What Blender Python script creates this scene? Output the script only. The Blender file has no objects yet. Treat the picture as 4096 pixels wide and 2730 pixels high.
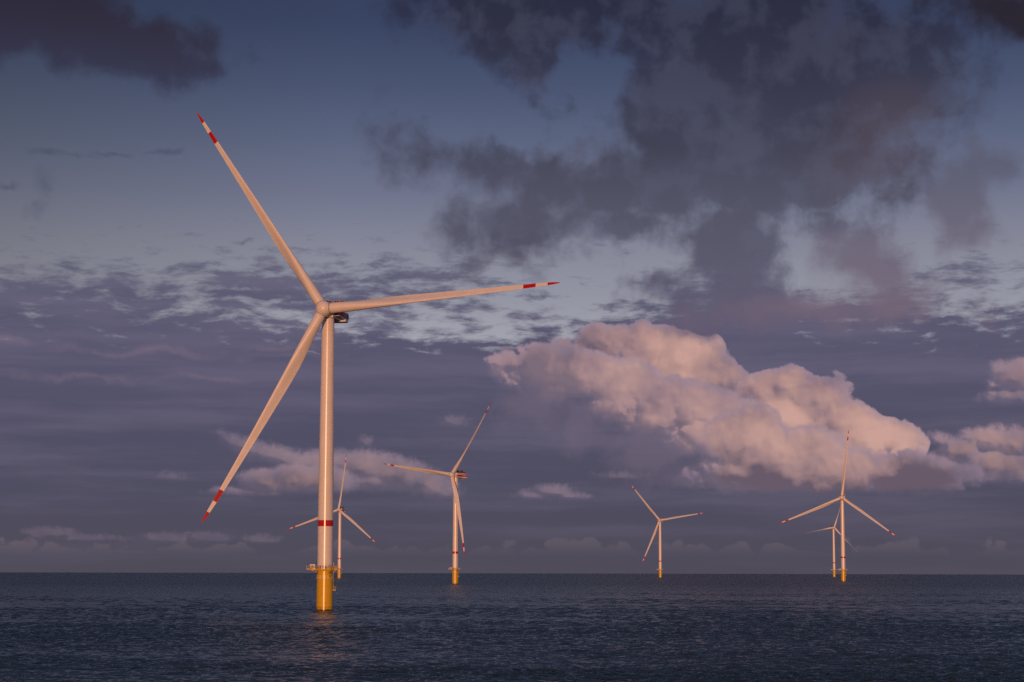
import bpy, bmesh, math, random
import numpy as np
from mathutils import Matrix, Vector

random.seed(7)
rng = np.random.default_rng(11)
R = math.radians
scene = bpy.context.scene
COL = scene.collection

# ------------------------------------------------------------------ camera
EYE = 19.7                      # the deck of a ship
EARTH = 7.4e6                   # curvature of the sea, air refraction included
PITCH, ROLL = R(6.523), R(0.122)
cam_d = bpy.data.cameras.new("camera")
cam_d.sensor_width = 36.0
cam_d.lens = 70.0
cam_d.clip_start = 0.5
cam_d.clip_end = 60000.0
cam = bpy.data.objects.new("camera", cam_d)
COL.objects.link(cam)
cam.location = (0, 0, EYE)
cam.rotation_euler = (Matrix.Rotation(R(90) + PITCH, 3, 'X') @ Matrix.Rotation(ROLL, 3, 'Z')).to_euler()
scene.camera = cam
scene.view_settings.view_transform = 'Standard'
scene.view_settings.look = 'None'
scene.view_settings.exposure = 0.0
scene.view_settings.gamma = 1.0
scene.view_settings.use_curve_mapping = False

# ------------------------------------------------------------------ sun
SUN_EL, SUN_AZ = 2.2, 185.5     # degrees; low, almost straight behind the camera
sd = bpy.data.lights.new("sun", 'SUN')
sd.energy = 2.35
sd.angle = R(0.55)
sd.color = (1.0, 0.43, 0.21)
sun = bpy.data.objects.new("sun", sd)
COL.objects.link(sun)
_sv = Vector((math.sin(R(SUN_AZ)) * math.cos(R(SUN_EL)), math.cos(R(SUN_AZ)) * math.cos(R(SUN_EL)), math.sin(R(SUN_EL))))
sun.rotation_euler = _sv.to_track_quat('Z', 'Y').to_euler()
sun.location = (0, -200, 300)


def lin(r, g, b):
    f = lambda c: (c / 255 / 12.92) if c / 255 <= 0.04045 else ((c / 255 + 0.055) / 1.055) ** 2.4
    return (f(r), f(g), f(b), 1.0)
# ------------------------------------------------------------------ sky (world shader, laid out by compass bearing and elevation)
world = bpy.data.worlds.new("World")
world.use_nodes = True
world.cycles.sampling_method = 'MANUAL'
world.cycles.sample_map_resolution = 512
WT = world.node_tree
WT.nodes.clear()


def _new(t):
    return WT.nodes.new(t)


def _set(sock, v):
    if isinstance(v, Q):
        WT.links.new(v.s, sock)
    else:
        sock.default_value = v


class Q:
    """a float socket with arithmetic"""
    def __init__(self, s): self.s = s
    def __add__(self, o): return M('ADD', self, o)
    __radd__ = __add__
    def __sub__(self, o): return M('SUBTRACT', self, o)
    def __rsub__(self, o): return M('SUBTRACT', o, self)
    def __mul__(self, o): return M('MULTIPLY', self, o)
    __rmul__ = __mul__


def M(op, a, b=None, c=None, clamp=False):
    n = _new('ShaderNodeMath'); n.operation = op; n.use_clamp = clamp
    for i, v in enumerate((a, b, c)):
        if v is not None: _set(n.inputs[i], v)
    return Q(n.outputs[0])


def sstep(x, e0, e1, o0=0.0, o1=1.0, kind='SMOOTHSTEP'):
    n = _new('ShaderNodeMapRange'); n.interpolation_type = kind; n.clamp = True
    for i, v in enumerate((x, e0, e1, o0, o1)): _set(n.inputs[i], v)
    return Q(n.outputs[0])


def lstep(x, e0, e1, o0=0.0, o1=1.0): return sstep(x, e0, e1, o0, o1, 'LINEAR')


def noise(vec, scale=1.0, detail=5.0, rough=0.55, dist=0.0, color=False):
    n = _new('ShaderNodeTexNoise'); n.noise_dimensions = '2D'
    WT.links.new(vec.s, n.inputs['Vector'])
    n.inputs['Scale'].default_value = scale; n.inputs['Detail'].default_value = detail
    n.inputs['Roughness'].default_value = rough; n.inputs['Distortion'].default_value = dist
    return Q(n.outputs['Color' if color else 0])


def cells(vec, scale, detail=2.0, rough=0.5):
    n = _new('ShaderNodeTexVoronoi'); n.voronoi_dimensions = '2D'; n.feature = 'F1'
    WT.links.new(vec.s, n.inputs['Vector'])
    n.inputs['Scale'].default_value = scale; n.inputs['Detail'].default_value = detail
    n.inputs['Roughness'].default_value = rough
    return Q(n.outputs['Distance'])


class Pt:
    """a point of the sky: bearing, elevation (and a spare third coordinate)"""
    def __init__(self, x, y, z=0.0):
        self.x, self.y, self.z = x, y, z
        n = _new('ShaderNodeCombineXYZ')
        for i, v in enumerate((x, y, z)): _set(n.inputs[i], v)
        self.s = n.outputs[0]

    def moved(self, dx=0.0, dy=0.0, sx=1.0, sy=1.0):
        return Pt(M('MULTIPLY_ADD', self.x, sx, dx), M('MULTIPLY_ADD', self.y, sy, dy), self.z)


def split(c):
    n = _new('ShaderNodeSeparateColor')
    WT.links.new(c.s, n.inputs[0])
    return Q(n.outputs[0]), Q(n.outputs[1])


def warped(p, b, k=1.0):
    """p pushed about by a colour noise b"""
    r, g = split(b)
    return Pt(M('MULTIPLY_ADD', r, k, p.x - 0.5 * k), M('MULTIPLY_ADD', g, k, p.y - 0.5 * k), p.z)


def after(p, c):
    """the same point, to be evaluated once colour c is known (keeps the shader's stack small)"""
    return Pt(p.x, p.y, split(c)[0] * 1e-6)


def mixc(f, a, b):
    n = _new('ShaderNodeMix'); n.data_type = 'RGBA'; n.blend_type = 'MIX'; n.clamp_factor = True
    _set(n.inputs[0], f); _set(n.inputs[6], a); _set(n.inputs[7], b)
    return Q(n.outputs[2])


def ramp(x, stops):
    """colour ramp over x (already 0..1)"""
    n = _new('ShaderNodeValToRGB'); cr = n.color_ramp; cr.interpolation = 'EASE' if False else 'LINEAR'
    while len(cr.elements) < len(stops): cr.elements.new(0.5)
    for e, (p, c) in zip(cr.elements, stops): e.position = p; e.color = c
    _set(n.inputs[0], x)
    return Q(n.outputs[0])


def bearing(vx, vy):
    """bearing and elevation (degrees) of a spot seen at (vx, vy) on a 2353 px wide view"""
    u, v = (vx * 1.74076 - 2048) / 7964.4, (1365 - vy * 1.74076) / 7964.4
    d = cam.matrix_basis.to_3x3() @ Vector((u, v, -1))
    d.normalize()
    return math.degrees(math.atan2(d.x, d.y)), math.degrees(math.asin(d.z))


PX = 0.01252                    # degrees per view pixel


def _ellipse_group():
    """depth inside one rotated ellipse, smoothly united with what is there already"""
    global WT
    t = bpy.data.node_groups.new("cloud_ellipse", 'ShaderNodeTree')
    for nm in ("X", "Y", "A", "B", "C", "D", "E", "F", "R", "Before", "Blend"):
        t.interface.new_socket(nm, in_out='INPUT', socket_type='NodeSocketFloat')
    t.interface.new_socket("Depth", in_out='OUTPUT', socket_type='NodeSocketFloat')
    keep, WT = WT, t
    i = [Q(o) for o in t.nodes.new('NodeGroupInput').outputs]
    u = M('MULTIPLY_ADD', i[0], i[2], M('MULTIPLY_ADD', i[1], i[3], i[4]))
    v = M('MULTIPLY_ADD', i[0], i[5], M('MULTIPLY_ADD', i[1], i[6], i[7]))
    d = M('SQRT', M('MULTIPLY_ADD', u, u, v * v))
    f = i[8] - d * i[8]
    t.links.new(M('SMOOTH_MAX', i[9], f, i[10]).s, t.nodes.new('NodeGroupOutput').inputs[0])
    WT = keep
    return t


ELL = _ellipse_group()


def blobs(P, items, k=0.25):
    """smooth union of ellipses: depth inside, in degrees"""
    out = None
    for it in items:
        x, y, rx, ry = it[:4]; rot = it[4] if len(it) > 4 else 0.0
        ax, el = bearing(x, y)
        c, n, a_, b_ = math.cos(R(rot)), math.sin(R(rot)), rx * PX, ry * PX
        r = min(rx, ry) * PX
        g = _new('ShaderNodeGroup'); g.node_tree = ELL
        vals = (P.x, P.y, c / a_, n / a_, -(c * ax + n * el) / a_, -n / b_, c / b_, (n * ax - c * el) / b_, r, out if out is not None else -1000.0, k)
        for i, v in enumerate(vals): _set(g.inputs[i], v)
        out = Q(g.outputs[0])
    return out


tc = _new('ShaderNodeTexCoord')
sep = _new('ShaderNodeSeparateXYZ')
WT.links.new(tc.outputs['Generated'], sep.inputs[0])
dx, dy, dz = Q(sep.outputs[0]), Q(sep.outputs[1]), Q(sep.outputs[2])
AZ = M('MULTIPLY', M('ARCTAN2', dx, dy), 57.29578)
EL = M('MULTIPLY', M('ARCSINE', M('MINIMUM', M('MAXIMUM', dz, -1.0), 1.0)), 57.29578)
P0 = P = Pt(AZ, EL)


def el_of(vy): return bearing(1176, vy)[1]


# one gentle turbulence shared by every cloud
warp = noise(P, 0.55, 6, 0.55, 0, True)
PW0 = PW = warped(P, warp, 0.9)
fine = noise(PW, 1.3, 8, 0.6)                      # 0..1 around 0.5

# clear sky, darker and bluer with height
clear = ramp(lstep(EL, -1.0, 39.0), [((el_of(y) + 1) / 40, lin(*c)) for y, c in (
    (1300, (150, 146, 160)), (800, (166, 166, 178)), (700, (150, 151, 164)), (580, (135, 137, 153)), (450, (112, 117, 141)),
    (330, (93, 102, 129)), (200, (74, 85, 114)), (60, (58, 69, 99)), (-60, (54, 64, 93)), (-700, (74, 84, 108)), (-1400, (74, 84, 112)))])
clear = mixc(lstep(AZ, -5.0, -15.0, 0, 0.5), clear, ramp(lstep(EL, -1.0, 39.0), [((el_of(y) + 1) / 40, lin(*c)) for y, c in (
    (800, (118, 116, 120)), (580, (98, 99, 106)), (400, (76, 80, 88)), (200, (58, 65, 76)), (0, (42, 50, 66)), (-1400, (60, 70, 96)))]))

# grey-violet altostratus deck from the horizon up, torn into ripples at its top
PS = warped(P, warp, 0.30).moved(3.1, 0, 0.36, 1.35)
ripple = noise(PS, 2.5, 9, 0.62)
cover = lstep(EL, el_of(490), el_of(760), -0.70, 0.40) + lstep(EL, el_of(740), el_of(870), 0, 0.9) + M('MULTIPLY', ripple - 0.5, 2.5)
hole = blobs(P, [(1080, 765, 240, 42, -3), (1350, 680, 220, 60, 0), (1290, 780, 110, 26, 0), (700, 740, 120, 16, -3), (1870, 620, 160, 80, 0)  , (2250, 690, 120, 30, 0), (420, 705, 90, 14, 0)], 0.4)
fill = blobs(P, [(200, 690, 420, 60, -2), (640, 660, 300, 60, 0), (1000, 640, 240, 40, -4), (1650, 720, 250, 90, 0), (1950, 715, 260, 40, 0), (2250, 640, 120, 30, 0)], 0.4)
cover = cover + sstep(fill, -0.5, 0.7, 0, 0.52) - sstep(hole, -0.6, 0.8, 0, 0.62)
deck_a = sstep(cover, -0.26, 0.62)
deck_c = ramp(lstep(EL, -1.0, 39.0), [((el_of(y) + 1) / 40, lin(*c)) for y, c in (
    (1318, (79, 76, 90)), (1240, (79, 76, 93)), (1120, (80, 78, 98)), (1000, (83, 81, 103)), (860, (88, 86, 110)), (740, (93, 91, 115)), (600, (98, 98, 120)), (450, (92, 94, 116)))])
long_streak = noise(warped(P, warp, 0.22).moved(7, 2, 0.13, 1.5), 0.9, 7, 0.58)
deck_c = mixc(sstep(long_streak, 0.42, 0.74, 0, 0.26), deck_c, lin(122, 112, 134))
deck_c = mixc(sstep(long_streak, 0.55, 0.28, 0, 0.20), deck_c, lin(74, 71, 92))
deck_c = mixc(sstep(EL, el_of(1080), el_of(1330), 0, 0.75), deck_c, ramp(lstep(EL, -0.3, 3.0), [(0, lin(79, 75, 88)), (1, lin(81, 78, 96))]))
sky = mixc(deck_a, clear, deck_c)

P = after(P0, sky); PW = after(PW0, sky)
# thin rosy rolls lit along the deck on the left
rolls = blobs(PW, [(330, 806, 180, 9), (170, 868, 150, 7), (480, 868, 90, 7), (640, 800, 60, 6), (650, 818, 70, 5), (20, 790, 60, 10)], 0.03)
sky = mixc(sstep(rolls + (fine - 0.5) * 0.25, -0.08, 0.16, 0, 0.34), sky, lin(140, 118, 132))


def relief(field, P0, build, dx_, dy_):
    return field - build(P0.moved(dx_, dy_))


def cumulus(sky, items, lit, mid, dark, scale=1.0, puff=0.34, ragged=0.16, soft=(0.0, 0.10), k=0.12, base=None, light=(0.09, 0.09), seed=0.0, gain=1.5, tone=None, alpha=1.0, heap=True, grow=0.05, under=0.35):
    """a heaped cloud: billows over a union of ellipses, sides towards the sun brighter"""
    P = after(P0, sky)

    def build(p):
        b = blobs(p, items, k)
        q = p.moved(seed * 3.1, seed * 1.7, scale, scale)
        q = warped(q, noise(q, 1.1, 4, 0.55, 0, True), 0.7)
        v = cells(q, 0.95, 2.0, 0.42) if heap else 0.65 - noise(q, 2.0, 4, 0.5) * 0.5
        return b + (0.42 - v) * puff + grow
    D = build(P)
    q = P.moved(seed * 2.3 + 5, 2, scale, scale)
    rag = noise(q, 2.6, 7, 0.62, 0.2) - 0.5
    big = noise(q, 0.55, 3, 0.5) - 0.5
    E = D + rag * ragged * 2
    rel = relief(D, P, build, light[0], light[1])
    wide = sstep(rel, 0.05, -0.07, soft[1], soft[1] + under)
    a = sstep(E, soft[0], wide)
    t = rel * gain + big * 1.7 + rag * 0.3 + 0.46
    if tone is not None: t = t + tone
    c = ramp(M('MULTIPLY', t, 0.82, clamp=True), [(0.0, dark), (0.18, dark), (0.46, mid), (0.80, lit), (1.0, tuple(min(1, x * 1.13) for x in lit[:3]) + (1,))])
    # translucent violet rims
    c = mixc(sstep(E, soft[0], soft[1] + 0.30, 0.6, 0.0), c, lin(146, 130, 152))
    if base is not None:
        a = M('MULTIPLY', a, sstep(EL + (fine - 0.5) * base[2], el_of(base[0]), el_of(base[1])))
    if alpha != 1.0: a = M('MULTIPLY', a, alpha)
    return mixc(a, sky, c)


PEACH, ROSE, MAUVE = lin(192, 152, 143), lin(160, 129, 132), lin(112, 97, 112)
DROSE, DMID, DMAUVE = lin(142, 119, 124), lin(118, 103, 114), lin(92, 85, 102)

P = after(P0, sky)
# low bank along the horizon
row = noise(P.moved(1.7, 3, 0.5, 0.5), 0.9, 4, 0.5)
puffs = cells(warped(P, noise(P, 2.2, 3, 0.5, 0, True), 0.35).moved(0.3, 0.1, 1.0, 1.3), 1.05, 2.0, 0.5)
inside = M('MULTIPLY_ADD', row - 0.5, 1.0, el_of(1240)) - EL + (0.40 - puffs) * 0.55
bank = sstep(inside, -0.03, 0.13) * sstep(EL, el_of(1284), el_of(1240))
sky = mixc(bank * 0.36, sky, mixc(lstep(AZ, -14, 2), lin(124, 107, 113), lin(114, 101, 110)))

# small heaps
sky = cumulus(sky, [(1230, 1140, 40, 12), (1270, 1130, 45, 16), (1310, 1140, 40, 10)], DROSE, DMID, DMAUVE, 1.6, 0.12, 0.12, (-0.04, 0.16), 0.1, (1160, 1148, 0.2), seed=3, alpha=0.75, heap=False)
sky = cumulus(sky, [(120, 1226, 50, 12), (90, 1230, 30, 14), (190, 1238, 60, 8), (380, 1238, 50, 12), (480, 1238, 45, 14), (600, 1242, 40, 10)], DROSE, DMID, DMAUVE, 1.6, 0.12, 0.12, (-0.04, 0.12), 0.1, (1266, 1240, 0.2), seed=4, alpha=0.3, heap=False)
sky = cumulus(sky, [(395, 1096, 26, 9), (1420, 1095, 40, 8), (1045, 970, 30, 14), (840, 1015, 16, 14)], DROSE, DMID, DMAUVE, 1.6, 0.10, 0.16, (-0.05, 0.2), 0.05, seed=5, alpha=0.5, heap=False)

# rosy cloud behind the near turbine
sky = cumulus(sky, [(560, 1025, 40, 14, -20), (640, 1050, 70, 18, -14), (740, 1066, 70, 24), (830, 1075, 80, 34), (910, 1090, 80, 36, -12), (985, 1112, 60, 26, -20), (850, 1105, 90, 22)],
              lin(160, 131, 132), lin(137, 116, 124), lin(98, 89, 105), 1.2, 0.16, 0.16, (-0.04, 0.24), 0.15, (1165, 1120, 0.5), seed=6, grow=0.16, alpha=0.85, heap=False)
sky = cumulus(sky, [(610, 1110, 50, 24), (680, 1105, 60, 30), (740, 1108, 60, 28), (590, 1135, 60, 10)],
              lin(162, 131, 130), lin(142, 117, 121), lin(100, 89, 103), 1.2, 0.14, 0.10, (-0.03, 0.14), 0.12, (1150, 1125, 0.3), seed=7, grow=0.16, alpha=0.9, heap=False)

P = after(P0, sky); PW = after(PW0, sky)
# thin veil hanging under the left of the great cumulus
veil = blobs(PW, [(1230, 930, 90, 70), (1330, 970, 80, 70), (1500, 1030, 110, 90), (1600, 1090, 120, 50), (1500, 1090, 50, 40)], 0.4)
sky = mixc(sstep(veil + (fine - 0.5) * 1.0, -0.25, 0.75, 0, 0.45), sky, lin(120, 106, 124))

# the great cumulus, from the back lobes to the front
sky = cumulus(sky, [(2330, 870, 55, 42), (2290, 885, 30, 20), (2320, 910, 70, 30)], lin(162, 131, 133), lin(142, 119, 127), lin(108, 96, 113), 1.0, 0.26, 0.2, (-0.05, 0.24), 0.1, (950, 915, 0.4), seed=12, grow=0.14)
sky = cumulus(sky, [(2160, 1010, 26, 20), (2270, 1010, 60, 36), (2210, 1040, 60, 36), (2330, 1020, 50, 40), (2290, 1070, 110, 44), (2160, 1080, 80, 40)],
              lin(170, 137, 134), lin(144, 119, 125), lin(104, 92, 108), 1.0, 0.26, 0.2, (-0.06, 0.24), 0.12, (1135, 1095, 0.4), seed=13, grow=0.14)
P = after(P0, sky)
tb = sstep(blobs(P, [(1560, 830, 120, 70), (2010, 1020, 130, 80), (1830, 960, 120, 80)], 0.4), -0.8, 0.9, -0.05, 0.40)
sky = cumulus(sky, [(1400, 788, 62, 38), (1335, 812, 60, 30), (1490, 800, 80, 50), (1570, 835, 95, 62), (1640, 880, 80, 56), (1695, 905, 45, 36)],
              PEACH, ROSE, MAUVE, 0.85, 0.36, 0.10, (0.0, 0.08), 0.16, seed=21, tone=tb, grow=0.24)
sky = cumulus(sky, [(1750, 905, 60, 42), (1810, 890, 70, 42), (1880, 920, 72, 54), (1935, 975, 66, 58), (1990, 1010, 74, 52), (2055, 1010, 52, 44), (2070, 1050, 48, 50), (1780, 970, 100, 70), (1900, 1050, 160, 70)],
              PEACH, ROSE, MAUVE, 0.85, 0.36, 0.10, (0.0, 0.08), 0.16, (1135, 1090, 0.5), seed=22, tone=tb, grow=0.24)
P = after(P0, sky)
fl = sstep(EL, el_of(1135), el_of(1000), -0.34, 0.02) + sstep(blobs(P, [(1900, 1000, 220, 90), (1640, 960, 90, 60)], 0.4), -0.8, 0.9, -0.06, 0.30)
sky = cumulus(sky, [(1185, 836, 70, 26), (1250, 850, 90, 50), (1340, 868, 100, 62), (1430, 895, 100, 64), (1520, 922, 90, 60), (1290, 895, 70, 36), (1400, 925, 80, 36), (1500, 962, 85, 40), (1600, 1000, 70, 50), (1600, 940, 85, 58), (1665, 975, 85, 66)],
              lin(184, 148, 144), lin(158, 129, 135), lin(124, 107, 120), 0.85, 0.34, 0.15, (-0.02, 0.14), 0.2, seed=23, tone=fl, grow=0.22, under=0.55)
sky = cumulus(sky, [(1720, 1020, 100, 80), (1690, 1085, 68, 46), (1800, 1060, 140, 74), (1920, 1088, 150, 56), (2050, 1092, 95, 46), (1760, 1102, 130, 34), (2130, 1098, 90, 36)],
              lin(186, 148, 142), lin(156, 127, 130), lin(104, 90, 104), 0.85, 0.32, 0.13, (0.0, 0.16), 0.2, (1143, 1118, 0.3), seed=24, tone=fl, grow=0.28, under=0.34)

P = after(P0, sky); PW = after(PW0, sky)
# heavy unlit clouds of the upper sky
dk = blobs(PW, [(1400, 10, 170, 60), (1230, 60, 260, 80, -10), (1140, 30, 110, 50), (1240, 150, 80, 80, -40), (1330, 230, 70, 40, -30), (1700, 60, 330, 110), (1650, 250, 240, 160), (1950, 200, 260, 170),
                (2110, 190, 95, 80), (1800, 400, 320, 140), (1500, 420, 330, 90), (1250, 400, 190, 70), (1320, 345, 50, 30), (1085, 382, 110, 32, -8), (975, 350, 74, 28, -20),
                (1155, 510, 112, 70), (1092, 553, 66, 48), (1400, 530, 200, 60), (1690, 570, 130, 130), (1700, 680, 130, 70), (1560, 640, 90, 40), (2000, 420, 130, 60)], 0.35)
gaps = blobs(PW, [(1345, 185, 100, 85, 35), (1130, 262, 150, 55, -28), (1480, 590, 120, 32), (1900, 480, 170, 30), (1850, 590, 50, 70)], 0.3)
fray = noise(warped(P, warp, 0.4), 0.7, 9, 0.55)
gapn = noise(warped(P, warp, 0.5), 1.5, 7, 0.58) - 0.5
dd = dk + 0.34 - sstep(gaps + gapn * 1.6, -0.8, 1.2, 0.0, 1.15) + (fray - 0.5) * 2.0
dk_a = sstep(dd, -0.34, 0.80)
dk_c = ramp(lstep(EL, 0, 20), [(el_of(y) / 20, lin(*c)) for y, c in (
    (740, (95, 87, 110)), (620, (90, 88, 108)), (480, (82, 82, 100)), (340, (70, 71, 90)), (200, (57, 59, 80)), (60, (45, 47, 68)), (-60, (39, 41, 60)), (-700, (66, 72, 94)))])
dense = blobs(P, [(1800, 120, 300, 150), (1900, 280, 180, 110), (1150, 60, 160, 90), (1150, 560, 90, 50), (1480, 330, 160, 60)], 0.6)
dk_c = mixc(sstep(dense + (fray - 0.5) * 1.2, -0.8, 2.0, 0, 0.75), dk_c, ramp(lstep(EL, 5, 17), [(0, lin(78, 74, 92)), (0.5, lin(60, 58, 74)), (1, lin(42, 43, 62))]))
brown = blobs(P, [(2050, 300, 130, 110), (1990, 380, 120, 70), (1330, 340, 60, 30)], 0.5)
dk_c = mixc(sstep(brown + (fray - 0.5) * 0.8, -0.6, 1.0, 0, 0.6), dk_c, ramp(lstep(EL, 8, 16), [(0, lin(92, 80, 92)), (1, lin(74, 64, 76))]))
dk_c = mixc(sstep(fray, 0.60, 0.38, 0, 0.16), dk_c, lin(106, 108, 132))
sky = mixc(dk_a * 0.96, sky, dk_c)

P = after(P0, sky); PW = after(PW0, sky)
# rosy lobe and tatters on the right
lobe = blobs(PW, [(1955, 585, 90, 56), (2015, 620, 76, 66), (2030, 690, 130, 45), (1900, 712, 220, 28), (2195, 460, 75, 90), (2280, 370, 60, 40), (2230, 540, 60, 40)], 0.3)
lo_a = sstep(lobe + 0.14 + (fray - 0.5) * 1.3, -0.25, 0.6, 0, 0.9)
sky = mixc(lo_a, sky, ramp(lstep(EL, el_of(730), el_of(400)), [(0, lin(114, 100, 117)), (0.5, lin(109, 102, 120)), (1, lin(92, 94, 114))]))

P = after(P0, sky); PW = after(PW0, sky)
# dark cloud in the upper left and at the upper right corner
ul = blobs(PW, [(60, 30, 200, 80), (230, 90, 190, 75, -14), (340, 120, 140, 55, -6), (420, 140, 90, 30, 0), (-150, 40, 200, 90)], 0.35)
ul_a = sstep(ul + 0.2 + (fray - 0.5) * 1.7, -0.25, 0.55, 0, 0.97)
sky = mixc(ul_a, sky, ramp(lstep(EL, el_of(200), el_of(0)), [(0, lin(56, 57, 80)), (0.5, lin(50, 47, 65)), (1, lin(44, 40, 55))]))
ur = blobs(PW, [(2300, 10, 200, 56, -10), (2400, 40, 160, 70)], 0.3)
sky = mixc(sstep(ur + (fray - 0.5) * 1.2, -0.2, 0.6, 0, 0.97), sky, lin(42, 37, 48))

P = after(P0, sky); PW = after(PW0, sky)
# a few wisps in the clear patch
wi = blobs(PW, [(110, 342, 50, 6, -4), (160, 350, 35, 6, -8), (260, 350, 30, 6), (380, 355, 34, 7, -6), (10, 426, 30, 8), (208, 573, 16, 4), (560, 549, 20, 4)], 0.05)
wv = blobs(PW, [(100, 430, 16, 26, 8), (88, 475, 22, 16, 8)], 0.1)
sky = mixc(sstep(wv + (fine - 0.5) * 0.7, -0.2, 0.35, 0, 0.5), sky, lin(78, 83, 102))
sky = mixc(sstep(wi + (fine - 0.5) * 0.35, -0.07, 0.11, 0, 0.62), sky, lin(70, 75, 97))

# the rest of the dome: a clear sunset sky behind the viewer
nish = _new('ShaderNodeTexSky'); nish.sky_type = 'NISHITA'; nish.sun_disc = False
nish.sun_elevation = R(SUN_EL); nish.sun_rotation = R(SUN_AZ)
nish.air_density = 1.0; nish.dust_density = 2.0; nish.ozone_density = 1.5
nq = Q(nish.outputs[0])
back = sstep(dy, 0.55, -0.5)
sc10 = _new('ShaderNodeMix'); sc10.data_type = 'RGBA'; sc10.blend_type = 'MULTIPLY'
sc10.inputs[0].default_value = 1.0; WT.links.new(sky.s, sc10.inputs[6]); sc10.inputs[7].default_value = (10, 10, 10, 1)
dusk = mixc(0.65, nq, ramp(lstep(EL, 0, 60), [(0, (3.5, 2.6, 2.9, 1)), (0.3, (2.4, 2.1, 2.8, 1)), (1, (1.1, 1.25, 2.0, 1))]))
allsky = mixc(back, Q(sc10.outputs[2]), dusk)
bg = _new('ShaderNodeBackground'); bg.inputs['Strength'].default_value = 0.1
WT.links.new(allsky.s, bg.inputs['Color'])
wo = _new('ShaderNodeOutputWorld')
WT.links.new(bg.outputs[0], wo.inputs['Surface'])
scene.world = world
# ------------------------------------------------------------------ materials
def mat(name, base, rough=0.4, metal=0.0, spec=0.5, vary=0.06, vscale=0.6, coat=0.0):
    m = bpy.data.materials.new(name); m.use_nodes = True
    t = m.node_tree; b = t.nodes['Principled BSDF']
    b.inputs['Roughness'].default_value = rough
    b.inputs['Metallic'].default_value = metal
    b.inputs['Specular IOR Level'].default_value = spec
    b.inputs['Coat Weight'].default_value = coat
    b.inputs['Coat Roughness'].default_value = 0.12
    c = t.nodes.new('ShaderNodeTexCoord')
    n = t.nodes.new('ShaderNodeTexNoise'); n.inputs['Scale'].default_value = vscale; n.inputs['Detail'].default_value = 6
    t.links.new(c.outputs['Object'], n.inputs['Vector'])
    r = t.nodes.new('ShaderNodeValToRGB')
    lo = tuple(x * (1 - vary) for x in base) + (1,); hi = tuple(min(1, x * (1 + vary)) for x in base) + (1,)
    r.color_ramp.elements[0].position = 0.35; r.color_ramp.elements[0].color = lo
    r.color_ramp.elements[1].position = 0.65; r.color_ramp.elements[1].color = hi
    t.links.new(n.outputs[0], r.inputs[0]); t.links.new(r.outputs[0], b.inputs['Base Color'])
    return m


def add_seams(m, pitch, width, amount):
    """faint weld seams around a tube, one every `pitch` metres of height"""
    t = m.node_tree; b = t.nodes['Principled BSDF']
    src = b.inputs['Base Color'].links[0].from_socket
    c = t.nodes.new('ShaderNodeTexCoord'); s = t.nodes.new('ShaderNodeSeparateXYZ')
    t.links.new(c.outputs['Object'], s.inputs[0])
    d = t.nodes.new('ShaderNodeMath'); d.operation = 'DIVIDE'; d.inputs[1].default_value = pitch
    f = t.nodes.new('ShaderNodeMath'); f.operation = 'FRACT'
    l = t.nodes.new('ShaderNodeMath'); l.operation = 'LESS_THAN'; l.inputs[1].default_value = width / pitch
    t.links.new(s.outputs[2], d.inputs[0]); t.links.new(d.outputs[0], f.inputs[0]); t.links.new(f.outputs[0], l.inputs[0])
    x = t.nodes.new('ShaderNodeMix'); x.data_type = 'RGBA'; x.blend_type = 'MULTIPLY'
    sc = t.nodes.new('ShaderNodeMath'); sc.operation = 'MULTIPLY'; sc.inputs[1].default_value = amount
    t.links.new(l.outputs[0], sc.inputs[0]); t.links.new(sc.outputs[0], x.inputs[0])
    t.links.new(src, x.inputs[6]); x.inputs[7].default_value = (0.3, 0.28, 0.26, 1)
    t.links.new(x.outputs[2], b.inputs['Base Color'])
    # slightly wavy plates break the highlight up
    n = t.nodes.new('ShaderNodeTexNoise'); n.inputs['Scale'].default_value = 0.35; n.inputs['Detail'].default_value = 2
    bp = t.nodes.new('ShaderNodeBump'); bp.inputs['Distance'].default_value = 0.05; bp.inputs['Strength'].default_value = 0.35
    t.links.new(c.outputs['Object'], n.inputs['Vector']); t.links.new(n.outputs[0], bp.inputs['Height'])
    t.links.new(bp.outputs[0], b.inputs['Normal'])


WHITE = mat("white_paint", (0.70, 0.69, 0.66), 0.38, vary=0.03, vscale=0.25)
TOWER = mat("tower_paint", (0.70, 0.69, 0.66), 0.25, vary=0.03, vscale=0.2); add_seams(TOWER, 2.95, 0.06, 0.28)
RED = mat("traffic_red", (0.42, 0.006, 0.008), 0.5, spec=0.3, vary=0.05)
TRED = mat("tower_red", (0.42, 0.006, 0.008), 0.20, vary=0.04)
YELLOW = mat("sea_yellow", (0.62, 0.395, 0.009), 0.27, vary=0.05, vscale=0.35); add_seams(YELLOW, 3.4, 0.05, 0.18)
RAILY = mat("yellow_steel", (0.66, 0.45, 0.02), 0.4)
STEEL = mat("galvanised_steel", (0.42, 0.41, 0.40), 0.4, 0.6)
GREY = mat("grey_panel", (0.33, 0.32, 0.31), 0.5)
DARK = mat("dark_machinery", (0.035, 0.033, 0.035), 0.5)
COOL = mat("cooler_fins", (0.030, 0.021, 0.017), 0.6, vary=0.25, vscale=2.0)
BLACK = mat("black_paint", (0.012, 0.012, 0.014), 0.5)
NAVY = mat("navy_paint", (0.02, 0.012, 0.09), 0.4)
MARK = mat("reflective_strip", (0.88, 0.80, 0.55), 0.3)

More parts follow.
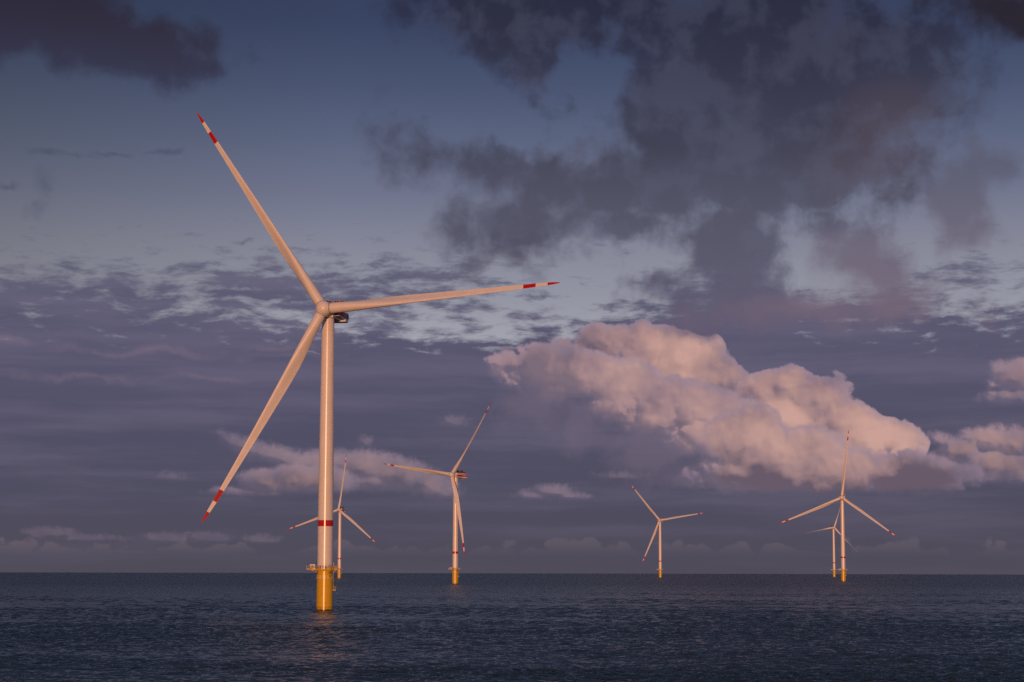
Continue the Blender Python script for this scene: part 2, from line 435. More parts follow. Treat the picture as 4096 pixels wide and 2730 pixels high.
# tide stain and weed at the waterline
t = YELLOW.node_tree; b = t.nodes['Principled BSDF']
src = b.inputs['Base Color'].links[0].from_socket
c = t.nodes.new('ShaderNodeTexCoord'); s = t.nodes.new('ShaderNodeSeparateXYZ'); t.links.new(c.outputs['Object'], s.inputs[0])
n = t.nodes.new('ShaderNodeTexNoise'); n.inputs['Scale'].default_value = 1.6; n.inputs['Detail'].default_value = 7
t.links.new(c.outputs['Object'], n.inputs['Vector'])
ma = t.nodes.new('ShaderNodeMath'); ma.operation = 'MULTIPLY_ADD'; ma.inputs[1].default_value = 1.3
t.links.new(n.outputs[0], ma.inputs[0]); t.links.new(s.outputs[2], ma.inputs[2])      # z + noise
rp = t.nodes.new('ShaderNodeValToRGB'); e = rp.color_ramp.elements
e[0].position = 0.0; e[0].color = (1, 1, 1, 1); e[1].position = 1.0; e[1].color = (0, 0, 0, 1)
for p_, v_ in ((0.40, 1.0), (0.50, 0.22), (0.66, 0.16), (0.70, 0.50), (0.745, 0.45), (0.77, 0.03)):
    k_ = rp.color_ramp.elements.new(p_); k_.color = (v_, v_, v_, 1)
mr = t.nodes.new('ShaderNodeMapRange'); mr.inputs[1].default_value = -0.5; mr.inputs[2].default_value = 3.5
t.links.new(ma.outputs[0], mr.inputs[0]); t.links.new(mr.outputs[0], rp.inputs[0])
mx = t.nodes.new('ShaderNodeMix'); mx.data_type = 'RGBA'
t.links.new(rp.outputs[0], mx.inputs[0]); t.links.new(src, mx.inputs[6]); mx.inputs[7].default_value = (0.022, 0.018, 0.010, 1)
t.links.new(mx.outputs[2], b.inputs['Base Color'])

# sea water
SEA = bpy.data.materials.new("sea_water"); SEA.use_nodes = True
t = SEA.node_tree; b = t.nodes['Principled BSDF']
b.inputs['Base Color'].default_value = (0.018, 0.038, 0.056, 1)
b.inputs['Roughness'].default_value = 0.20
b.inputs['IOR'].default_value = 1.333
c = t.nodes.new('ShaderNodeTexCoord')
g = t.nodes.new('ShaderNodeNewGeometry')
ln = t.nodes.new('ShaderNodeVectorMath'); ln.operation = 'LENGTH'; t.links.new(c.outputs['Object'], ln.inputs[0])
far = t.nodes.new('ShaderNodeMapRange'); far.inputs[1].default_value = 700; far.inputs[2].default_value = 2600; far.inputs[3].default_value = 1.15; far.inputs[4].default_value = 2.3
t.links.new(ln.outputs['Value'], far.inputs[0])         # where the sheet is too coarse for waves, the slopes carry all of the chop
fr = t.nodes.new('ShaderNodeMapRange'); fr.inputs[1].default_value = 700; fr.inputs[2].default_value = 2600; fr.inputs[3].default_value = 0.20; fr.inputs[4].default_value = 0.34
t.links.new(ln.outputs['Value'], fr.inputs[0]); t.links.new(fr.outputs[0], b.inputs['Roughness'])
vec = g.outputs['Normal']
for sx, sy, sc, di, kx, ky in ((0.6, 1.0, 1.3, 3, 0.34, 0.38), (0.5, 1.0, 0.30, 3, 0.34, 0.42)):   # chop too small to model: slopes added to the surface normal
    mp = t.nodes.new('ShaderNodeMapping'); mp.inputs['Scale'].default_value = (sx, sy, 1); mp.inputs['Rotation'].default_value = (0, 0, R(8 * sc))
    t.links.new(c.outputs['Object'], mp.inputs['Vector'])
    n = t.nodes.new('ShaderNodeTexNoise'); n.noise_dimensions = '2D'
    n.inputs['Scale'].default_value = sc; n.inputs['Detail'].default_value = di; n.inputs['Roughness'].default_value = 0.55
    t.links.new(mp.outputs[0], n.inputs['Vector'])
    su = t.nodes.new('ShaderNodeVectorMath'); su.operation = 'SUBTRACT'; su.inputs[1].default_value = (0.5, 0.5, 0.5)
    t.links.new(n.outputs['Color'], su.inputs[0])
    sl = t.nodes.new('ShaderNodeVectorMath'); sl.operation = 'SCALE'
    t.links.new(su.outputs[0], sl.inputs[0]); t.links.new(far.outputs[0], sl.inputs['Scale'])
    ml = t.nodes.new('ShaderNodeVectorMath'); ml.operation = 'MULTIPLY_ADD'; ml.inputs[1].default_value = (kx, ky, 0)
    t.links.new(sl.outputs[0], ml.inputs[0]); t.links.new(vec, ml.inputs[2])
    vec = ml.outputs[0]
nm = t.nodes.new('ShaderNodeVectorMath'); nm.operation = 'NORMALIZE'
t.links.new(vec, nm.inputs[0])
t.links.new(nm.outputs[0], b.inputs['Normal'])
# ------------------------------------------------------------------ the sea: one curved sheet out past the horizon
def grid_mesh(name, V, nr, nc, material):
    me = bpy.data.meshes.new(name)
    idx = np.arange(nr * nc).reshape(nr, nc)
    q = np.stack([idx[:-1, :-1], idx[:-1, 1:], idx[1:, 1:], idx[1:, :-1]], -1).reshape(-1, 4)
    me.vertices.add(nr * nc); me.vertices.foreach_set('co', V.astype(np.float32).ravel())
    me.loops.add(q.size); me.loops.foreach_set('vertex_index', q.astype(np.int32).ravel())
    me.polygons.add(len(q)); me.polygons.foreach_set('loop_start', np.arange(0, q.size, 4, dtype=np.int32))
    me.polygons.foreach_set('loop_total', np.full(len(q), 4, np.int32))
    me.polygons.foreach_set('use_smooth', np.ones(len(q), bool))
    me.materials.append(material)
    me.update(calc_edges=True)
    return me


def build_sea():
    rr = [1.0]
    while rr[-1] < 300: rr.append(rr[-1] * 1.035)
    while rr[-1] < 24000: rr.append(rr[-1] + 0.32 * (rr[-1] / 330) ** 1.5)
    rr = np.array(rr)
    th = np.concatenate([np.linspace(-180, -20, 81)[:-1], np.linspace(-20, -17, 40)[:-1], np.linspace(-17, 17, 1100), np.linspace(17, 20, 40)[1:], np.linspace(20, 180, 81)[1:]])
    th = np.radians(th)
    dr = np.gradient(rr); dth = np.gradient(th)
    X = rr[:, None] * np.sin(th)[None]; Y = rr[:, None] * np.cos(th)[None]
    cell = np.maximum(dr[:, None], rr[:, None] * dth[None]).astype(np.float32)
    Z = np.zeros_like(X, dtype=np.float32)
    Xf, Yf = X.astype(np.float32), Y.astype(np.float32)
    nw = 80
    gust = np.ones_like(Z)                                   # rougher and calmer patches
    for i in range(9):
        lg = rng.uniform(60, 420); ag = rng.uniform(0, 2 * math.pi); pg = rng.uniform(0, 6.28)
        gust += np.float32(0.13) * np.sin((2 * math.pi / lg) * (0.45 * math.cos(ag) * Xf + math.sin(ag) * Yf) + np.float32(pg))
    gust = np.clip(gust, 0.45, 1.6)
    lam = np.exp(rng.uniform(math.log(1.1), math.log(20), nw))
    for i in range(nw):
        k = 2 * math.pi / lam[i]
        a = R(8) + rng.normal(0, R(34))
        amp = 0.0098 * lam[i] ** 0.85 * min(1.0, (6.0 / lam[i]) ** 1.1) * rng.uniform(0.6, 1.4)
        if 3.0 < lam[i] < 10.0: amp *= 1.25
        ph = rng.uniform(0, 2 * math.pi)
        w = np.clip((lam[i] / cell - 2.0) / 1.5, 0, 1)
        arg = (k * math.sin(a)) * Xf + (k * math.cos(a)) * Yf + np.float32(ph)
        s = np.sin(arg)
        Z += w * np.float32(amp) * (s + 0.32 * np.cos(2 * arg))        # sharper crests than troughs
    Zs = Z * gust - (rr[:, None] ** 2) / (2 * EARTH)
    V = np.stack([X, Y, Zs], -1).reshape(-1, 3)
    o = bpy.data.objects.new("sea", grid_mesh("sea", V, len(rr), len(th), SEA))
    COL.objects.link(o); o['kind'] = 'structure'
    print("sea", len(rr), len(th), "wave rms", float(Z[200:400, 300:600].std()))


build_sea()
# ------------------------------------------------------------------ mesh collector
class MB:
    def __init__(self): self.v, self.f, self.m, self.sm = [], [], [], []

    def add(self, vs, fs, mi=0, smooth=False):
        o = len(self.v); self.v += [tuple(p) for p in vs]
        for f in fs: self.f.append([i + o for i in f]); self.m.append(mi); self.sm.append(smooth)
        return self

    def box(self, x0, x1, y0, y1, z0, z1, mi=0):
        vs = [(x, y, z) for z in (z0, z1) for y in (y0, y1) for x in (x0, x1)]
        return self.add(vs, [(0, 2, 3, 1), (4, 5, 7, 6), (0, 1, 5, 4), (2, 6, 7, 3), (0, 4, 6, 2), (1, 3, 7, 5)], mi)

    def bevbox(self, x0, x1, y0, y1, z0, z1, bv, mi=0):
        """box with chamfered edges"""
        bm = bmesh.new(); bmesh.ops.create_cube(bm, size=1)
        for v in bm.verts:
            v.co = Vector(((x0 + x1) / 2 + v.co.x * (x1 - x0), (y0 + y1) / 2 + v.co.y * (y1 - y0), (z0 + z1) / 2 + v.co.z * (z1 - z0)))
        bmesh.ops.bevel(bm, geom=bm.edges[:], offset=bv, segments=2, affect='EDGES', profile=0.6)
        bm.verts.ensure_lookup_table(); bm.verts.index_update()
        self.add([v.co for v in bm.verts], [[v.index for v in f.verts] for f in bm.faces], mi)
        bm.free(); return self

    def tube(self, p, q, r, n=8, mi=0, r2=None, cap=True):
        p, q = Vector(p), Vector(q); d = (q - p).normalized()
        u = d.orthogonal().normalized(); w = d.cross(u)
        r2 = r if r2 is None else r2
        vs = [p + (u * math.cos(2 * math.pi * i / n) + w * math.sin(2 * math.pi * i / n)) * r for i in range(n)]
        vs += [q + (u * math.cos(2 * math.pi * i / n) + w * math.sin(2 * math.pi * i / n)) * r2 for i in range(n)]
        fs = [(i, (i + 1) % n, n + (i + 1) % n, n + i) for i in range(n)]
        self.add(vs, fs, mi, n > 6)
        if cap: self.add(vs, [list(range(n))[::-1], [n + i for i in range(n)]], mi)
        return self

    def lathe(self, prof, n=96, mi=0, axis='Z', mis=None):
        """prof: (radius, height) pairs; mis: material per band"""
        vs = []
        for r, h in prof:
            for i in range(n):
                a = 2 * math.pi * i / n
                vs.append((r * math.sin(a), -r * math.cos(a), h) if axis == 'Z' else (r * math.sin(a), h, r * math.cos(a)))
        o = len(self.v); self.v += vs
        for j in range(len(prof) - 1):
            for i in range(n):
                f = (o + j * n + i, o + j * n + (i + 1) % n, o + (j + 1) * n + (i + 1) % n, o + (j + 1) * n + i)
                self.f.append(f if axis == 'Z' else f[::-1]); self.m.append(mis[j] if mis else mi); self.sm.append(True)
        return self

    def prism(self, pts, z0, z1, mi=0):
        n = len(pts)
        vs = [(x, y, z0) for x, y in pts] + [(x, y, z1) for x, y in pts]
        return self.add(vs, [list(range(n))[::-1], [n + i for i in range(n)]] + [(i, (i + 1) % n, n + (i + 1) % n, n + i) for i in range(n)], mi)

    def build(self, name, mats, parent=None, loc=(0, 0, 0)):
        me = bpy.data.meshes.new(name); me.from_pydata(self.v, [], self.f)
        for m in (mats if isinstance(mats, (list, tuple)) else [mats]): me.materials.append(m)
        me.polygons.foreach_set('material_index', self.m)
        me.polygons.foreach_set('use_smooth', self.sm)
        me.update()
        o = bpy.data.objects.new(name, me); COL.objects.link(o)
        o.location = loc
        if parent is not None: o.parent = parent
        return o


def lettering(text, size):
    """outline of the built-in font as vertices and faces, flat in x (right) and y (up), centred"""
    cu = bpy.data.curves.new("lettering", 'FONT'); cu.body = text; cu.size = size; cu.offset = 0.035; cu.align_x = 'CENTER'; cu.align_y = 'CENTER'
    ob = bpy.data.objects.new("lettering", cu); COL.objects.link(ob)
    dg = bpy.context.evaluated_depsgraph_get()
    me = bpy.data.meshes.new_from_object(ob.evaluated_get(dg))
    vs = [tuple(v.co) for v in me.vertices]; fs = [tuple(p.vertices) for p in me.polygons]
    bpy.data.objects.remove(ob); bpy.data.curves.remove(cu); bpy.data.meshes.remove(me)
    return vs, fs


HUB_Z, OVER, TILT = 142.0, 8.0, R(5.2)
TP_R, DECK = 3.74, 19.55


# ------------------------------------------------------------------ one blade, root at the origin, running up +Z, wind from -Y
def blade_mesh():
    L = 115.25
    tab = np.array([  # radius, chord, roundness, thickness ratio, twist, axis position
        (2.9, 5.05, 1.0, 1.0, 38, .50), (6, 5.05, 1.0, 1.0, 38, .50), (10, 5.1, .86, .9, 38, .48), (15, 5.3, .60, .70, 37, .45), (22, 5.7, .30, .50, 35, .40), (30, 5.85, .10, .39, 33, .36),
        (40, 5.35, .0, .32, 30, .34), (52, 4.6, 0, .27, 27, .33), (66, 3.8, 0, .24, 24, .32), (80, 3.05, 0, .21, 21, .31), (92, 2.45, 0, .19, 18, .30), (97.5, 2.2, 0, .18, 17, .30),
        (103.5, 1.92, 0, .18, 16, .30), (109.25, 1.52, 0, .18, 15, .30), (112.2, 1.12, 0, .18, 15, .26), (114.2, .66, 0, .18, 15, .16), (115.0, .30, 0, .18, 15, .0), (115.25, .06, 0, .2, 15, -.4)])
    rs = np.unique(np.concatenate([np.linspace(2.9, 109, 64), tab[:, 0], [97.55, 103.55, 109.25], np.linspace(109.5, 115.25, 12)]))
    n = 44
    mb = MB(); rows = []
    for r in rs:
        ch, w, tr, tw, ax = [np.interp(r, tab[:, 0], tab[:, i]) for i in range(1, 6)]
        tw = R(tw)
        ring = []
        for i in range(n):
            a = 2 * math.pi * i / n
            x = 0.5 * (1 - math.cos(a))                     # 0 at the leading edge
            sgn = 1 if a <= math.pi else -1                 # + is the suction side
            circ = 0.5 * math.sin(a)
            yt = 5 * tr * (0.2969 * math.sqrt(x) - 0.1260 * x - 0.3516 * x ** 2 + 0.2843 * x ** 3 - 0.1021 * x ** 4)
            camb = 0.42 * tr * (x ** 1.6) * (1 - x) * 2.0 + 0.02 * 4 * x * (1 - x)
            foil = sgn * yt + camb
            y = w * circ + (1 - w) * foil
            cx_, cy_ = (ax - x) * ch, y * ch
            px = cx_ * math.cos(tw) + cy_ * math.sin(tw)
            py = -cx_ * math.sin(tw) + cy_ * math.cos(tw)
            u = r / L
            py -= r * math.tan(R(3.5)) + 5.1 * u ** 2.5
            ring.append((px, py, r))
        rows.append(ring)
    vs = [p for ring in rows for p in ring]
    mb.v = vs
    for j in range(len(rs) - 1):
        mid = (rs[j] + rs[j + 1]) / 2
        red = 97.55 < mid < 103.55 or mid > 109.25
        for i in range(n):
            mb.f.append((j * n + i, (j + 1) * n + i, (j + 1) * n + (i + 1) % n, j * n + (i + 1) % n)); mb.m.append(1 if red else 0); mb.sm.append(True)
    k = (len(rs) - 1) * n
    mb.f.append([k + i for i in range(n)][::-1]); mb.m.append(1); mb.sm.append(True)
    mb.f.append(list(range(n))); mb.m.append(0); mb.sm.append(False)
    return mb


def rotor_matrix(yaw):
    """frame of the rotor: origin at its centre, -Y upwind, tilted back"""
    return Matrix.Translation((0, 0, HUB_Z)) @ Matrix.Rotation(yaw, 4, 'Z') @ Matrix.Translation((0, -OVER, 0)) @ Matrix.Rotation(-TILT, 4, 'X')


def blade_spin(phase): return Matrix.Rotation(R(90) - phase, 4, 'Y')


def build_turbine():
    root = bpy.data.objects.new("wind_turbine", None); COL.objects.link(root)

    # ---- yellow foundation
    tp = MB().lathe([(3.86, -8), (3.86, 0), (3.80, 9), (3.74, 15.5), (TP_R, DECK - 0.35)], 128).build("transition_piece", YELLOW, root)
    for a0 in (45, -75, 165):
        for txt, x0, z in (("H", -0.55, 17.68), ("D", 0.55, 17.68), ("3", -0.55, 16.12), ("A", 0.55, 16.12)):
            vs, fs = lettering(txt, 1.5)
            rad = 3.775
            MB().add([(rad * math.sin(R(a0) + (x + x0) / rad), -rad * math.cos(R(a0) + (x + x0) / rad), z + y) for x, y, _ in vs], fs).build("letter", BLACK, tp)
    for a in (-63, -45.7, -29.4, -14.2, 1.7, 17.1, 31.3, 59.6, 76, 92, 108, 124, 140, 156, 172, -172, -156, -140, -124, -108, -92, -80):
        rad, hw = 3.765, 1.3
        mb = MB()
        pts = [R(a) + R(hw) * s for s in (-1, 0, 1)]
        mb.add([(r_ * math.sin(t_), -r_ * math.cos(t_), z) for r_ in (rad - 0.02, rad + 0.012) for z in (14.95, 16.5) for t_ in pts],
               [(6, 7, 10, 9), (7, 8, 11, 10), (0, 6, 9, 3), (2, 5, 11, 8), (3, 9, 10, 4), (4, 10, 11, 5), (0, 1, 7, 6), (1, 2, 8, 7)])
        mb.build("reflective_strip", MARK, tp)
    mb = MB()                                               # ladder down to the landing cage
    for yy in (-0.32, 0.32):
        mb.tube((4.02, yy, 11.0), (4.02, yy, DECK - 0.3), 0.07)
    for i in range(28): mb.tube((4.02, -0.32, 11.1 + i * 0.29), (4.02, 0.32, 11.1 + i * 0.29), 0.025, 5)
    mb.build("ladder", RAILY, tp)
    mb = MB().box(3.70, 5.2, -0.75, 0.75, 9.40, 9.72)
    for x in (4.1, 4.65, 5.15):
        for yy in (-0.7, 0.7): mb.tube((x, yy, 9.7), (x, yy, 11.25), 0.05, 6)
    for z in (10.45, 11.22):
        for yy in (-0.7, 0.7): mb.tube((3.8, yy, z), (5.15, yy, z), 0.05, 6)
        mb.tube((5.15, -0.7, z), (5.15, 0.7, z), 0.05, 6)
    mb.build("landing_cage", RAILY, tp)
    mb = MB()
    mb.tube((0.62, -3.74, 3.2), (0.62, -4.02, 3.2), 0.07, 8).tube((0.62, -3.98, 3.0), (0.62, -3.98, 3.75), 0.09, 8)
    mb.build("inspection_port", BLACK, tp)
    for a in (-72, -36, 8, 42, 70, 110, 150, 190, 230):
        s_, c_ = math.sin(R(a)), -math.cos(R(a))
        mb = MB().tube((s_ * 3.9, c_ * 3.9, DECK - 0.4), (s_ * 3.9, c_ * 3.9, DECK - 1.05), 0.05, 6)
        mb.tube((s_ * 3.9, c_ * 3.9, DECK - 1.05), (s_ * 3.9 - 0.25, c_ * 3.9, DECK - 1.1), 0.06, 6)
        mb.build("cable_hook", DARK, tp)

    # ---- working platform
    arc = [(4.85 * math.sin(R(a)), -4.85 * math.cos(R(a))) for a in np.linspace(-64, 64, 17)]
    arcb = [(4.85 * math.sin(R(a)), -4.85 * math.cos(R(a))) for a in np.linspace(116, 244, 17)]
    outline = [(-8.7, -2.1)] + arc + [(6.35, -2.1), (6.35, 2.1)] + arcb + [(-8.7, 2.1)]
    mb = MB().prism(outline, DECK - 0.34, DECK)
    for sgn, xo in ((-1, 7.2), (1, 5.4)):                   # brackets
        for yy in (-1.3, 1.3):
            mb.tube((sgn * 3.75, yy, DECK - 1.5), (sgn * xo, yy, DECK - 0.35), 0.13, 8)
            mb.tube((sgn * 3.6, yy, DECK - 0.5), (sgn * xo, yy, DECK - 0.5), 0.16, 8)
    mb.lathe([(3.74, DECK - 1.1), (4.15, DECK - 0.95), (4.15, DECK - 0.6), (4.4, DECK - 0.34)], 64)
    deck = mb.build("platform", RAILY, root)
    mb = MB()
    pts = [Vector((x, y, 0)) for x, y in outline]; pts.append(pts[0])
    run = 0.0
    for p, q in zip(pts[:-1], pts[1:]):
        d = (q - p).length; n = max(1, round(d / 1.15))
        for i in range(n):
            b_ = p + (q - p) * (i / n)
            if d > 0.9 or run > 0.9:
                mb.tube((b_.x, b_.y, DECK), (b_.x, b_.y, DECK + 1.5), 0.045, 6); run = 0
            run += d / n
        for z in (0.55, 1.02, 1.5): mb.tube((p.x, p.y, DECK + z), (q.x, q.y, DECK + z), 0.03, 6)
    mb.build("railing", STEEL, deck)
    for a in (-48, -33, -11, -1, 12, 36, 50, 61):
        s_, c_ = math.sin(R(a)) * 4.93, -math.cos(R(a)) * 4.93
        MB().tube((s_, c_, DECK - 0.2), (s_, c_, DECK + 1.25), 0.08, 6).build("stanchion", RAILY, deck)
    for x, h_ in ((-8.4, 1.4), (-6.95, 1.4), (-6.1, 1.4), (4.75, 1.35), (5.05, 1.35), (5.4, 1.35), (5.8, 1.35), (6.2, 1.35)):
        MB().tube((x, -2.18, DECK - 0.2), (x, -2.18, DECK + h_), 0.085, 6).build("stanchion", RAILY, deck)
    mb = MB().bevbox(-7.1, -4.65, -1.3, 1.0, DECK + 0.02, DECK + 2.05, 0.06)
    for i in range(7): mb.box(-6.95 + i * 0.33, -6.85 + i * 0.33, -1.34, -1.28, DECK + 0.25, DECK + 1.9)
    cab = mb.build("container", WHITE, deck)
    MB().box(-6.3, -5.75, -1.36, -1.3, DECK + 0.1, DECK + 1.7).box(-5.5, -4.95, -1.36, -1.3, DECK + 0.5, DECK + 1.2).build("door", DARK, cab)
    mb = MB()                                               # folded service crane
    mb.tube((-4.45, -1.75, DECK), (-4.45, -1.75, DECK + 1.3), 0.20, 10)
    for dx_ in (-0.16, 0.16):
        mb.tube((-4.45 + dx_, -1.75, DECK + 0.9), (-3.98 + dx_ * 0.6, -1.75, DECK + 3.5), 0.05, 6)
    for i in range(8):
        z0, z1 = DECK + 0.9 + i * 0.32, DECK + 0.9 + (i + 1) * 0.32
        x0, x1 = -4.45 + 0.47 * i / 8, -4.45 + 0.47 * (i + 1) / 8
        mb.tube((x0 - 0.15 * (-1) ** i, -1.75, z0), (x1 + 0.15 * (-1) ** i, -1.75, z1), 0.03, 5)
    mb.build("crane", DARK, deck)
    mb = MB().tube((4.05, -1.6, DECK), (4.05, -1.6, DECK + 3.0), 0.11, 8).tube((4.05, -1.6, DECK + 1.75), (4.3, -1.6, DECK + 1.75), 0.12, 8)
    mb.build("davit", RAILY, deck)
    for bx_ in ((2.7, 3.25, -3.95, -3.5, 0, 1.35), (4.6, 5.1, -1.3, -0.6, 0, 1.1), (5.3, 5.7, -1.4, -0.9, 0, 1.3), (-3.6, -3.2, -3.3, -2.9, 0, 0.9), (0.2, 0.6, -4.55, -4.3, 0, 0.85), (-2.5, -2.15, -4.1, -3.85, 0, 1.55)):
        MB().bevbox(bx_[0], bx_[1], bx_[2], bx_[3], DECK + bx_[4], DECK + bx_[5], 0.045).build("control_cabinet", DARK, deck)
    MB().tube((2.1, -4.5, DECK), (2.1, -4.5, DECK + 1.8), 0.05, 6).bevbox(2.0, 2.2, -4.6, -4.4, DECK + 1.7, DECK + 1.95, 0.04).build("navigation_light", DARK, deck)
    for x in (-6.75, 6.2):
        MB().bevbox(x - 0.42, x + 0.42, -2.42, -2.2, DECK - 0.2, DECK + 0.12, 0.05).build("lifebuoy_case", RED, deck)

    # ---- tower
    prof = [(3.62, DECK), (3.64, 30), (3.64, 39.4), (3.64, 42.3), (3.52, 60), (3.36, 84), (3.2, 108), (3.05, 132), (3.0, 134.5), (2.86, 138.6)]
    tw = MB().lathe(prof, 128, mis=[0, 0, 1, 0, 0, 0, 0, 0, 0]).build("tower", [TOWER, TRED], root)
    for z, r_ in ((22.0, 3.63), (63, 3.51), (98, 3.28), (132, 3.06)):
        MB().lathe([(r_, z - 0.06), (r_ + 0.025, z - 0.05), (r_ + 0.025, z + 0.05), (r_, z + 0.06)], 96).build("flange", TOWER, tw)

    # ---- nacelle (its own frame: origin on the tower axis at rotor height, -Y upwind)
    mb = MB()
    mb.bevbox(-3.4, 3.4, -3.5, 10.4, -3.6, -1.2, 0.12)              # lower hull
    mb.bevbox(-5.8, 5.8, -1.6, 16.3, -2.75, 0.42, 0.15)             # wide machine deck
    mb.bevbox(-5.75, 5.75, 10.6, 16.25, -4.05, -2.6, 0.35)          # rear lower hull
    mb.bevbox(-4.7, 4.7, -2.6, 12.6, 0.3, 2.35, 0.35)               # roof
    mb.lathe([(2.0, -5.4), (3.15, -5.4), (3.35, -4.4), (3.35, -1.2)], 64, axis='Y')
    nac = mb.build("nacelle", WHITE, root)
    mb = MB()
    mb.box(-5.86, 5.86, -1.66, 16.36, -2.25, -0.12)
    mb.build("side_band", RED, nac)
    for sx in (-1, 1):                                          # louvres along both flanks of the roof, ribs under the front edge
        mb = MB().box(sx * 4.72 - 0.03, sx * 4.72 + 0.03, -1.0, 11.8, 0.55, 0.7).box(sx * 4.72 - 0.03, sx * 4.72 + 0.03, -1.0, 11.8, 1.6, 1.75)
        for i in range(26): mb.box(sx * 4.72 - 0.05, sx * 4.72 + 0.05, -1.0 + i * 0.5, -0.78 + i * 0.5, 0.6, 1.7)
        mb.build("grille", GREY, nac)
        mb = MB().box(min(sx * 3.5, sx * 5.6), max(sx * 3.5, sx * 5.6), -1.69, -1.6, -2.72, -2.62)
        for i in range(10): mb.box(sx * (3.55 + i * 0.22) - 0.04, sx * (3.55 + i * 0.22) + 0.04, -1.72, -1.55, -2.68, -2.35)
        mb.build("vent_rib", GREY, nac)
    for sx in (-1, 1):                                          # dark emblem and three white marks on each flank
        X0 = sx * 5.875
        e_ = 0.012
        def plate(m_, y0, y1, z0, z1): m_.box(X0 - e_, X0 + e_, y0, y1, z0, z1)
        for i in range(4):
            m1 = MB(); y = 2.6 + i * 0.95
            plate(m1, y, y + 0.22, -1.55, -0.75); plate(m1, y + 0.22, y + 0.7, -0.93, -0.75)
            plate(m1, y + 0.22, y + 0.7, -1.55, -1.37)
            if i != 1: plate(m1, y + 0.22, y + 0.6, -1.24, -1.08)
            m1.build("emblem", NAVY, nac)
        for glyph in (((7.3, 7.9, -0.85, -0.68), (7.3, 7.48, -1.4, -0.68), (7.3, 7.9, -1.4, -1.24), (7.9, 8.08, -1.75, -0.6)),
                      ((9.1, 9.3, -1.65, -0.65), (9.3, 9.85, -0.82, -0.65), (9.3, 9.65, -1.22, -1.05), (9.3, 9.85, -1.65, -1.48)),
                      ((10.7, 10.92, -1.75, -0.55), (10.92, 11.7, -0.75, -0.55), (10.92, 11.7, -1.25, -1.05), (10.92, 11.7, -1.75, -1.55), (11.7, 11.9, -1.75, -0.55), (11.25, 11.4, -1.55, -0.75))):
            m2 = MB()
            for g_ in glyph: plate(m2, *g_)
            m2.build("white_glyph", WHITE, nac)
    for x0, x1 in ((-5.6, -3.45), (-3.05, -0.65), (0.65, 3.05), (3.45, 5.6)):    # upright coolers across the roof
        mb = MB().box(x0 + 0.08, x1 - 0.08, 8.35, 8.65, 2.6, 6.0)
        for i in range(9):
            x = x0 + 0.15 + i * (x1 - x0 - 0.3) / 8
            mb.box(x - 0.03, x + 0.03, 8.28, 8.35, 2.65, 5.95)
        c_ = mb.build("cooler", COOL, nac)
        mb = MB().box(x0, x0 + 0.08, 8.25, 8.75, 2.3, 6.1).box(x1 - 0.08, x1, 8.25, 8.75, 2.3, 6.1).box(x0 - 0.1, x1 + 0.1, 8.24, 8.76, 6.05, 6.14)
        mb.box((x0 + x1) / 2 - 0.04, (x0 + x1) / 2 + 0.04, 8.22, 8.3, 2.6, 6.0)
        mb.tube((x1 - 0.04, 8.7, 5.9), (x1 - 0.04, 10.2, 2.3), 0.06, 6).tube((x0 + 0.04, 8.7, 5.9), (x0 + 0.04, 10.2, 2.3), 0.06, 6)
        fr = mb.build("cooler_frame", STEEL, nac)
    mb = MB()                                                   # red winching platform at the stern
    for p, q in (((-3.4, 10.4), (3.4, 10.4)), ((3.4, 10.4), (3.4, 15.4)), ((3.4, 15.4), (-3.4, 15.4)), ((-3.4, 15.4), (-3.4, 10.4))):
        x0, x1 = sorted((p[0], q[0])); y0, y1 = sorted((p[1], q[1]))
        mb.box(x0 - 0.04, x1 + 0.04, y0 - 0.04, y1 + 0.04, 2.6, 4.05)
    mb.box(-3.4, 3.4, 10.4, 15.4, 2.42, 2.6)
    mb.build("winching_platform", RED, nac)
    mb = MB()
    rp_ = [(-5.6, -1.3), (5.6, -1.3), (5.6, 15.4), (-5.6, 15.4)]
    for i in range(4):
        p, q = Vector(rp_[i] + (0,)), Vector(rp_[(i + 1) % 4] + (0,))
        n_ = round((q - p).length / 1.5)
        for j in range(n_):
            b_ = p + (q - p) * j / n_
            mb.tube((b_.x, b_.y, 0.4), (b_.x, b_.y, 1.5), 0.035, 5)
        for z in (0.95, 1.5): mb.tube((p.x, p.y, z), (q.x, q.y, z), 0.03, 5)
    mb.build("railing", STEEL, nac)
    mb = MB().tube((-2.5, 9.5, 2.3), (-2.5, 9.5, 4.6), 0.05, 6).bevbox(-2.7, -2.3, 9.3, 9.7, 4.5, 4.9, 0.08)
    mb.build("weather_mast", STEEL, nac)
    MB().tube((2.2, 9.5, 2.3), (2.2, 9.5, 6.6), 0.04, 6).bevbox(2.05, 2.35, 9.35, 9.65, 6.5, 6.75, 0.05).build("weather_mast", STEEL, nac)
    MB().lathe([(2.95, 138.3), (3.05, 138.35), (3.05, 138.75), (2.6, 138.8)], 64).build("yaw_ring", DARK, root)

    # ---- hub
    mb = MB().lathe([(0.02, -3.75), (0.9, -3.68), (1.7, -3.42), (2.45, -2.95), (3.05, -2.3), (3.5, -1.45), (3.72, -0.6), (3.78, 0.2), (3.72, 1.0), (3.58, 2.0), (3.45, 2.9), (3.0, 3.0)], 80, axis='Y')
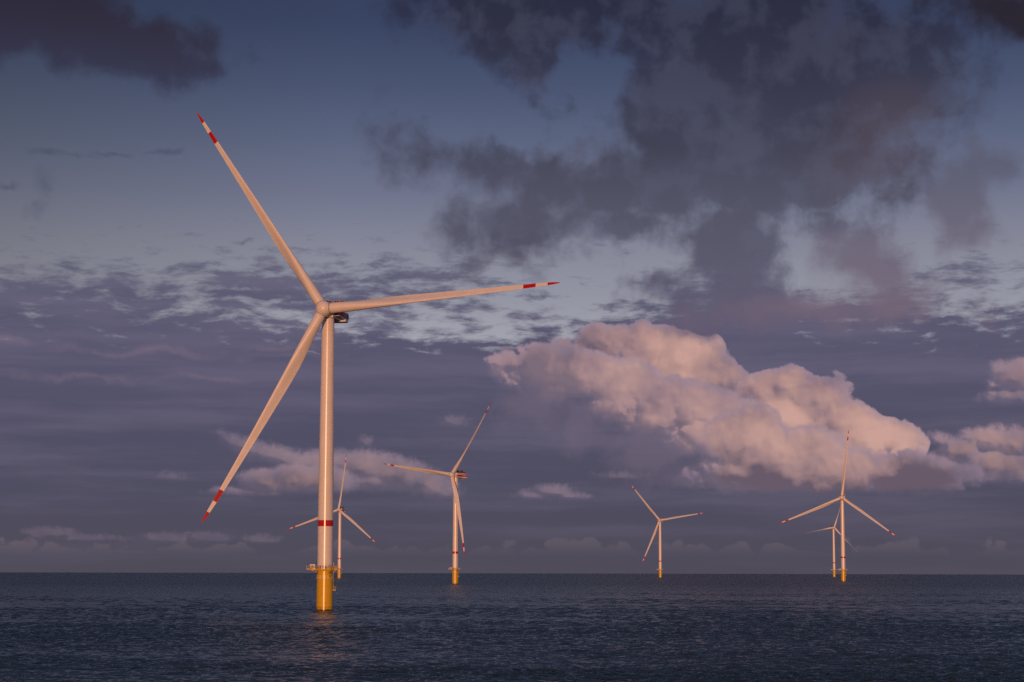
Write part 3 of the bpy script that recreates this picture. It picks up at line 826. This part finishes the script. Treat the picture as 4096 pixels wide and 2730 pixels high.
    for k in range(3):
        Mx = Matrix.Rotation(R(120 * k), 4, 'Y') @ Matrix.Rotation(R(3.5), 4, 'X')
        n = 64; o = len(mb.v)
        for r_, h in ((2.72, 1.2), (2.72, 2.95), (2.66, 3.02), (2.3, 3.02)):
            for i in range(n):
                a = 2 * math.pi * i / n
                mb.v.append(tuple(Mx @ Vector((r_ * math.cos(a), r_ * math.sin(a), h))))
        for j in range(3):
            for i in range(n):
                mb.f.append((o + j * n + i, o + j * n + (i + 1) % n, o + (j + 1) * n + (i + 1) % n, o + (j + 1) * n + i)); mb.m.append(0); mb.sm.append(True)
    hub = mb.build("hub", WHITE, root)
    for k in range(3):
        Mx = Matrix.Rotation(R(120 * k), 4, 'Y') @ Matrix.Rotation(R(3.5), 4, 'X')
        mb = MB().lathe([(2.52, 3.0), (2.62, 3.0), (2.62, 3.14), (2.52, 3.14)], 64)
        mb.v = [tuple(Mx @ Vector(p)) for p in mb.v]
        mb.build("root_seal", DARK, hub)

    bl = blade_mesh().build("blade", [WHITE, RED], root)
    for k in range(2):
        c = bl.copy(); COL.objects.link(c); c.parent = root
    return root


def place(root, az, D, yaw, phase, label, pitch=0.0):
    az, psi = R(az), R(yaw + az)
    root.location = (D * math.sin(az), D * math.cos(az), -D * D / (2 * EARTH))
    rho = R(5.3); root.rotation_euler = (0, 0, rho)
    rel = -psi - rho
    k = 0
    for ch in root.children:
        nm = ch.name.split('.')[0]
        if nm == 'nacelle': ch.matrix_basis = Matrix.Translation((0, 0, HUB_Z)) @ Matrix.Rotation(rel, 4, 'Z')
        elif nm == 'hub': ch.matrix_basis = rotor_matrix(rel) @ blade_spin(R(phase))
        elif nm == 'blade':
            ch.matrix_basis = rotor_matrix(rel) @ blade_spin(R(phase + 120 * k)) @ Matrix.Rotation(R(-pitch), 4, 'Z'); k += 1
    root['label'] = label; root['category'] = 'wind turbine'; root['group'] = 'wind turbines standing in the sea'


def copy_tree(o, parent=None):
    c = o.copy(); COL.objects.link(c); c.parent = parent
    for ch in list(o.children): copy_tree(ch, c)
    return c


near = build_turbine()
SPOTS = [
    (-5.318, 948.0, 15.3, 123.50, 0, "largest and nearest wind turbine, black letters HD 3A readable on its yellow foot"),
    (-1.609, 2610.0, 42.0, 51.61, 0, "turbine turned half sideways so its red nacelle flank shows, one blade hanging down its tower"),
    (-4.910, 4163.5, 21.0, 81.44, 0, "small distant turbine whose left blade passes behind the tower of the largest turbine"),
    (4.245, 5008.3, 7.0, 128.60, 0, "small turbine standing alone in open sea, one blade down to the left, none hidden"),
    (9.400, 3454.0, 3.5, 83.05, 0, "turbine before the big pink cloud with one blade straight up and thick tower"),
    (9.146, 5836.0, -15.0, 67.50, 62, "faintest distant turbine with blades seen edge on, just left of a thicker tower"),
]
for i, (az, D, yaw, ph, pt, lab) in enumerate(SPOTS):
    place(near if i == 0 else copy_tree(near), az, D, yaw, ph, lab, pt)
scene.cycles.use_adaptive_sampling = True
scene.cycles.adaptive_threshold = 0.012
scene.cycles.adaptive_min_samples = 20
scene.cycles.use_denoising = False
scene.cycles.max_bounces = 4
